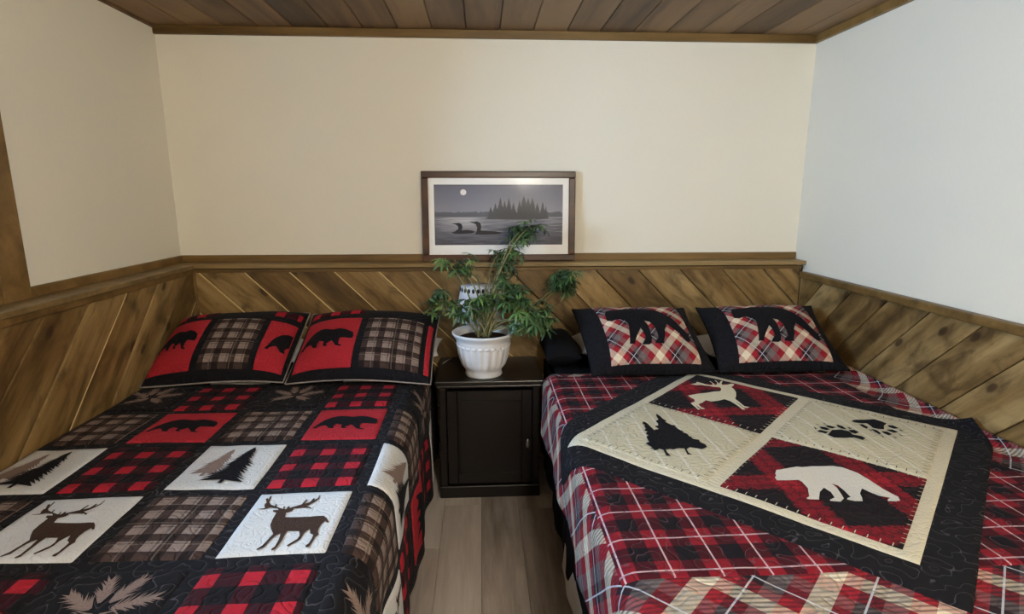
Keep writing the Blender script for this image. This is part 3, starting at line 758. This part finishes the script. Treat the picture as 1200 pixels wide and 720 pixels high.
kn = bm_obj('knob', bm, m_pewter, dr, True); kn['label'] = 'small oval pewter knob'
st = tube('thin_stick', [(-.212, 2.845, NZ+.0025), (-.19, 2.90, NZ+.004), (-.165, 2.952, NZ+.0025)], .0022, m_piping)
tag(st, 'thin pale stick lying on the nightstand left of the plant pot', 'stick')

# ------------------------------------------------------------ small lamp behind the plant
tl = empty('table_lamp', (-.02, 2.875, NZ), 'small table lamp with a white shade behind the potted plant', 'lamp')
L0 = (-.02, 2.875, NZ)
lathe('lamp_base', [(.055, 0), (.056, .012), (.03, .022), (.016, .04), (.022, .08), (.030, .12), (.020, .17), (.010, .20), (.010, .30), (.0, .302)], 24, m_dark, tl, L0)
sh = lathe('lamp_shade', [(.090, .412), (.1200, .236), (.1180, .236), (.088, .411)], 36, m_shade, tl, L0)
bm = bmesh.new()
for k in range(24):
    a = 2*pi*k/24
    bmesh.ops.create_uvsphere(bm, u_segments=8, v_segments=6, radius=1, matrix=Matrix.Translation((L0[0]+.093*cos(a), L0[1]+.093*sin(a), L0[2]+.396)) @ Matrix.Rotation(a, 4, 'Z') @ Matrix.Diagonal((.003, .0075, .013, 1)))
bm_obj('scallop_trim', bm, m_shadetrim, sh, True)
lathe('shade_rim', [(.1200, .232), (.1220, .235), (.1210, .240), (.1180, .237), (.1200, .232)], 36, m_shade, sh, L0)

# ------------------------------------------------------------ potted plant
PC = (.004, 2.678, NZ)
pp = empty('potted_plant', PC, 'leafy umbrella plant in a fluted white pot on the nightstand', 'plant')
def flute(a, r, z): return 1+(.055*(abs(sin(a*10))-.4) if .045 < z < .155 else 0)
pot = lathe('pot', [(.088, 0), (.092, .006), (.088, .022), (.093, .036), (.100, .044), (.106, .055), (.116, .085), (.123, .115), (.127, .150), (.129, .158), (.133, .165), (.132, .174), (.137, .188),
              (.147, .201), (.153, .209), (.154, .216), (.149, .220), (.140, .214), (.132, .199), (.128, .18), (.126, .175), (.0, .174)], 120, m_ceramic, pp, PC, flute)
bm = bmesh.new()
for k in range(26):
    a = 2*pi*k/26
    bmesh.ops.create_uvsphere(bm, u_segments=8, v_segments=6, radius=1, matrix=Matrix.Translation((PC[0]+.1295*cos(a), PC[1]+.1295*sin(a), PC[2]+.156)) @ Matrix.Rotation(a, 4, 'Z') @ Matrix.Diagonal((.005, .014, .009, 1)))
bm_obj('scallop_band', bm, m_ceramic, pot, True)
lathe('soil', [(.129, .178), (.127, .184), (.11, .189), (.06, .197), (.0, .194)], 40, m_soil, pp, PC, lambda a, r, z: 1+.01*sin(a*9))
m_stem = plain('plant_stem', '#7d7a55', .7, .2, grain=.3)
def leafmat():
    m, b = begin('glossy_leaf', .38, .5)
    oi = nd('ShaderNodeObjectInfo'); f = oi.outputs['Random']
    c = ramp(f, [(0, '#223822'), (.5, '#3c5a35'), (.85, '#587d46'), (1, '#8fb05c')])
    n = noisef(objco(), 40, 2); put(b.inputs['Base Color'], mixc(mul(n, .45), c, lin('#30492a')))
    return m
m_leaf = leafmat()
def leaf_mesh(seed):
    rn = random.Random(seed); vs, fs = [], []
    nl = rn.choice((7, 8, 9))
    pts = [(0, 0, 0), (.015, 0, .012), (.035, 0, .016)]
    v, f = tube_data(pts, .0013, 4); vs += v; fs += f
    hub = Vector(pts[-1])
    for k in range(nl):
        a = 2*pi*k/nl+rn.uniform(-.18, .18); L = rn.uniform(.055, .085)*(1.1 if abs(a-pi) > 2 else .95); wd = L*rn.uniform(.095, .125)
        d = Vector((cos(a), sin(a), 0)); s = Vector((-sin(a), cos(a), 0)); droop = rn.uniform(.35, 1.0)
        b0 = len(vs)
        prof = ((0.0, .12), (.18, .45), (.42, 1.0), (.68, .85), (.88, .4), (1.0, .0))
        for q, ww in prof:
            c = hub+d*L*q*(1-.18*droop*q)+Vector((0, 0, .010*q-droop*L*.75*q*q))
            vs += [c-s*wd*ww+Vector((0, 0, .003*ww)), c, c+s*wd*ww+Vector((0, 0, .003*ww))]
        for i in range(len(prof)-1):
            o = b0+i*3; fs += [(o, o+3, o+4, o+1), (o+1, o+4, o+5, o+2)]
    me = bpy.data.meshes.new('leaf'); me.from_pydata([tuple(p) for p in vs], [], fs)
    for p in me.polygons: p.use_smooth = True
    me.update(); me.materials.append(m_leaf); return me
LM = [leaf_mesh(s) for s in range(7)]
CL = [(-0.2, 2.62, 1.05, 9), (-0.25, 2.6, .99, 6), (-0.14, 2.62, 1.0, 8), (-0.1, 2.72, 1.15, 8), (-0.07, 2.74, 1.21, 3), (-0.17, 2.72, 1.18, 3), (0.09, 2.85, 1.22, 5), (0.20, 2.87, 1.33, 11), (0.265, 2.88, 1.355, 7), (0.15, 2.84, 1.26, 7), (0.11, 2.8, 1.18, 7), (0.1, 2.7, 1.11, 11), (0.16, 2.65, 1.06, 11), (0.02, 2.62, 1.03, 10), (-0.04, 2.58, 1.01, 9), (0.12, 2.58, 1.01, 9), (0.2, 2.6, 1.01, 9), (0.26, 2.58, 0.95, 10), (0.3, 2.6, 0.91, 6), (0.18, 2.55, 0.94, 6), (0.29, 2.65, 0.99, 5), (0.425, 2.83, 1.105, 20), (0.405, 2.84, 1.06, 12), (0.04, 2.72, 1.11, 7)]
rn = random.Random(4)
for ci, (x, y, z, n) in enumerate(CL):
    s0 = Vector((PC[0]+rn.uniform(-.035, .035), PC[1]+rn.uniform(-.03, .03), PC[2]+.195)); e = Vector((x, y, z-.02))
    h = Vector((e.x-s0.x, e.y-s0.y, 0)); low = e.z-s0.z
    c1 = s0+Vector((h.x*.12, h.y*.12, low*.55)); c2 = s0+Vector((h.x*.62, h.y*.62, low*.95))
    if ci in (21, 22): c1 = s0+Vector((.12, .03, .085)); c2 = e+Vector((-.09, -.02, -.13))
    pts = []
    for k in range(11):
        t = k/10; pts.append(s0*(1-t)**3+c1*3*t*(1-t)**2+c2*3*t*t*(1-t)+e*t**3)
    tube('stem', pts, [.0055-.0032*k/10 for k in range(11)], m_stem, pp, 6)
    for k in range(int(n*1.5)):
        a = 2.4*k+rn.uniform(-.4, .4)
        f = rn.uniform(.0, 1.0)
        base = e+Vector((rn.uniform(-.024, .024), rn.uniform(-.024, .024), -.04+.06*f)) - org(pp)
        tilt = rn.uniform(-.3, 1.15)
        bw = base+org(pp)
        tip = bw+Vector((cos(a), sin(a), 0))*.085
        if max(tip.y, bw.y+.06*abs(sin(a))) > 2.965: continue
        if tip.x < -.19 and bw.z < .985: continue
        if bw.z < 1.11 and math.hypot(bw.x-L0[0], bw.y-L0[1]) < .20: continue
        sc_ = rn.uniform(.5, .92)
        o = bpy.data.objects.new('leaf', rn.choice(LM)); COL.objects.link(o); o.parent = pp
        o.matrix_local = Matrix.Translation(base) @ Matrix.Rotation(a, 4, 'Z') @ Matrix.Rotation(tilt, 4, 'Y') @ Matrix.Diagonal((sc_*1.05, sc_, sc_, 1))

# ------------------------------------------------------------ framed print leaning on the ledge
PW, PH = .828, .480
pf = empty('framed_picture', (.096, 3.046, 1.1355), 'dark wood framed print of two loons on a moonlit lake', 'picture', None, (R(-2.7), 0, 0), local=True)
def pbox(name, x0, x1, z0, z1, y0, y1, mat, par, bev=.003): return box(name, (x0, x1, y0, y1, z0, z1), mat, par, bev)
fw = .036
pbox('frame_rail', -PW/2, PW/2, 0, fw, 0, .022, m_darkfr, pf, .005); pbox('frame_rail', -PW/2, PW/2, PH-fw, PH, 0, .022, m_darkfr, pf, .005)
pbox('frame_rail', -PW/2, -PW/2+fw, fw, PH-fw, 0, .022, m_darkfr, pf, .005); pbox('frame_rail', PW/2-fw, PW/2, fw, PH-fw, 0, .022, m_darkfr, pf, .005)
m_mat = plain('white_mat_board', '#f6f6f6', .85, .2)
mt = pbox('mat_board', -PW/2+fw, PW/2-fw, fw, PH-fw, .013, .016, m_mat, pf, 0)
px0, px1, pz0, pz1 = -PW/2+fw+.030, PW/2-fw-.032, fw+.052, PH-fw-.034
pwid, phei = px1-px0, pz1-pz0
def prt(x, y): return (px0+(x-118)/902*pwid, pz1-(y-145)/435*phei)   # picture drawing units to frame
def printmat():
    m, b = begin('print_ink_sky_and_lake', .7, .2); co, u, v = uvs()
    sky = ramp(v, [(.46, '#9597a4'), (.75, '#7e8090'), (1.0, '#6a6c7d')])
    mp = nd('ShaderNodeMapping'); NT.links.new(co, mp.inputs[0]); mp.inputs['Scale'].default_value = (3, 26, 1)
    n = noisef(mp.outputs[0], 2.2, 3)
    lake = ramp(add(mul(n, .6), mul(v, .5)), [(.25, '#4a4b55'), (.42, '#6a6b78'), (.62, '#9d9ea9')])
    glow = mul(smooth(M('ABSOLUTE', sub(u, .22)), 0, .22, 1.0, 0.0), smooth(v, .1, .45))
    lake = mixc(mul(glow, mul(n, 1.1)), lake, lin('#d5d5dc'))
    put(b.inputs['Base Color'], mixc(M('GREATER_THAN', v, .46), lake, sky)); return m
pr = mesh('print', [(px0, .0125, pz0), (px1, .0125, pz0), (px1, .0125, pz1), (px0, .0125, pz1)], [(0, 1, 2, 3)], printmat(), pf, [(0, 0), (1, 0), (1, 1), (0, 1)])
def ink(name, polys, col, d):
    bm = bmesh.new()
    for pl in polys:
        bm.faces.new([bm.verts.new((prt(*p)[0], .0125-d, prt(*p)[1])) for p in pl])
    bm.normal_update(); bmesh.ops.triangulate(bm, faces=bm.faces[:], ngon_method='EAR_CLIP')
    return bm_obj(name, bm, plain('print_ink_'+name, col, .7, .2, grain=.12, gscale=50), pr)
rn = random.Random(8)
def shore(x0, x1, yb, h, step=9):
    p = [(x0, yb)]; x = x0
    while x < x1: p.append((x, yb-h*(.75+.35*rn.random()))); x += step
    return p+[(x1, yb)]
ink('far_shore', [shore(118, 1020, 378, 40)], '#63646e', .0003)
def firs(cs, yb):
    out = []
    for x, top, wd in cs:
        l, r_ = [], []
        for k in range(1, 9):
            f = k/8; y = top+(yb-top)*f; a = wd*.5*f*(.8+.4*rn.random()); l += [(x-a, y), (x-a*.65, y-2)]; r_ += [(x+a, y), (x+a*.65, y-2)]
        out.append([(x, top)]+r_[:-1]+l[:-1][::-1])
    return out
ink('island', [[(472, 392), (500, 372), (600, 366), (800, 362), (905, 366), (925, 390), (800, 397), (600, 396)]]+firs([(512, 300, 45), (545, 275, 60), (580, 238, 80), (610, 262, 70), (640, 240, 80), (672, 270, 60), (715, 255, 60), (745, 225, 90), (775, 240, 80), (805, 236, 80), (840, 275, 60), (878, 268, 60), (900, 300, 40)], 375), '#52545a', .0006)
ink('moon', [[(322+21*cos(2*pi*k/20), 200+21*sin(2*pi*k/20)) for k in range(20)]], '#e9e8ea', .0003)
ink('loon', [[(238, 424), (270, 420), (290, 418), (308, 430), (314, 452), (306, 474), (340, 470), (380, 474), (402, 484), (385, 494), (300, 500), (262, 498), (232, 490), (262, 480), (284, 462), (282, 444), (266, 432)]], '#26262c', .0009)
ink('loon', [[(358, 408), (395, 412), (415, 408), (438, 420), (446, 446), (440, 474), (480, 478), (545, 482), (600, 492), (560, 502), (450, 506), (400, 502), (412, 480), (416, 452), (404, 428), (386, 420)]], '#29292f', .0009)
pbox('glass_pane', -PW/2+fw, PW/2-fw, fw, PH-fw, .006, .008, m_pglass, pf, 0)
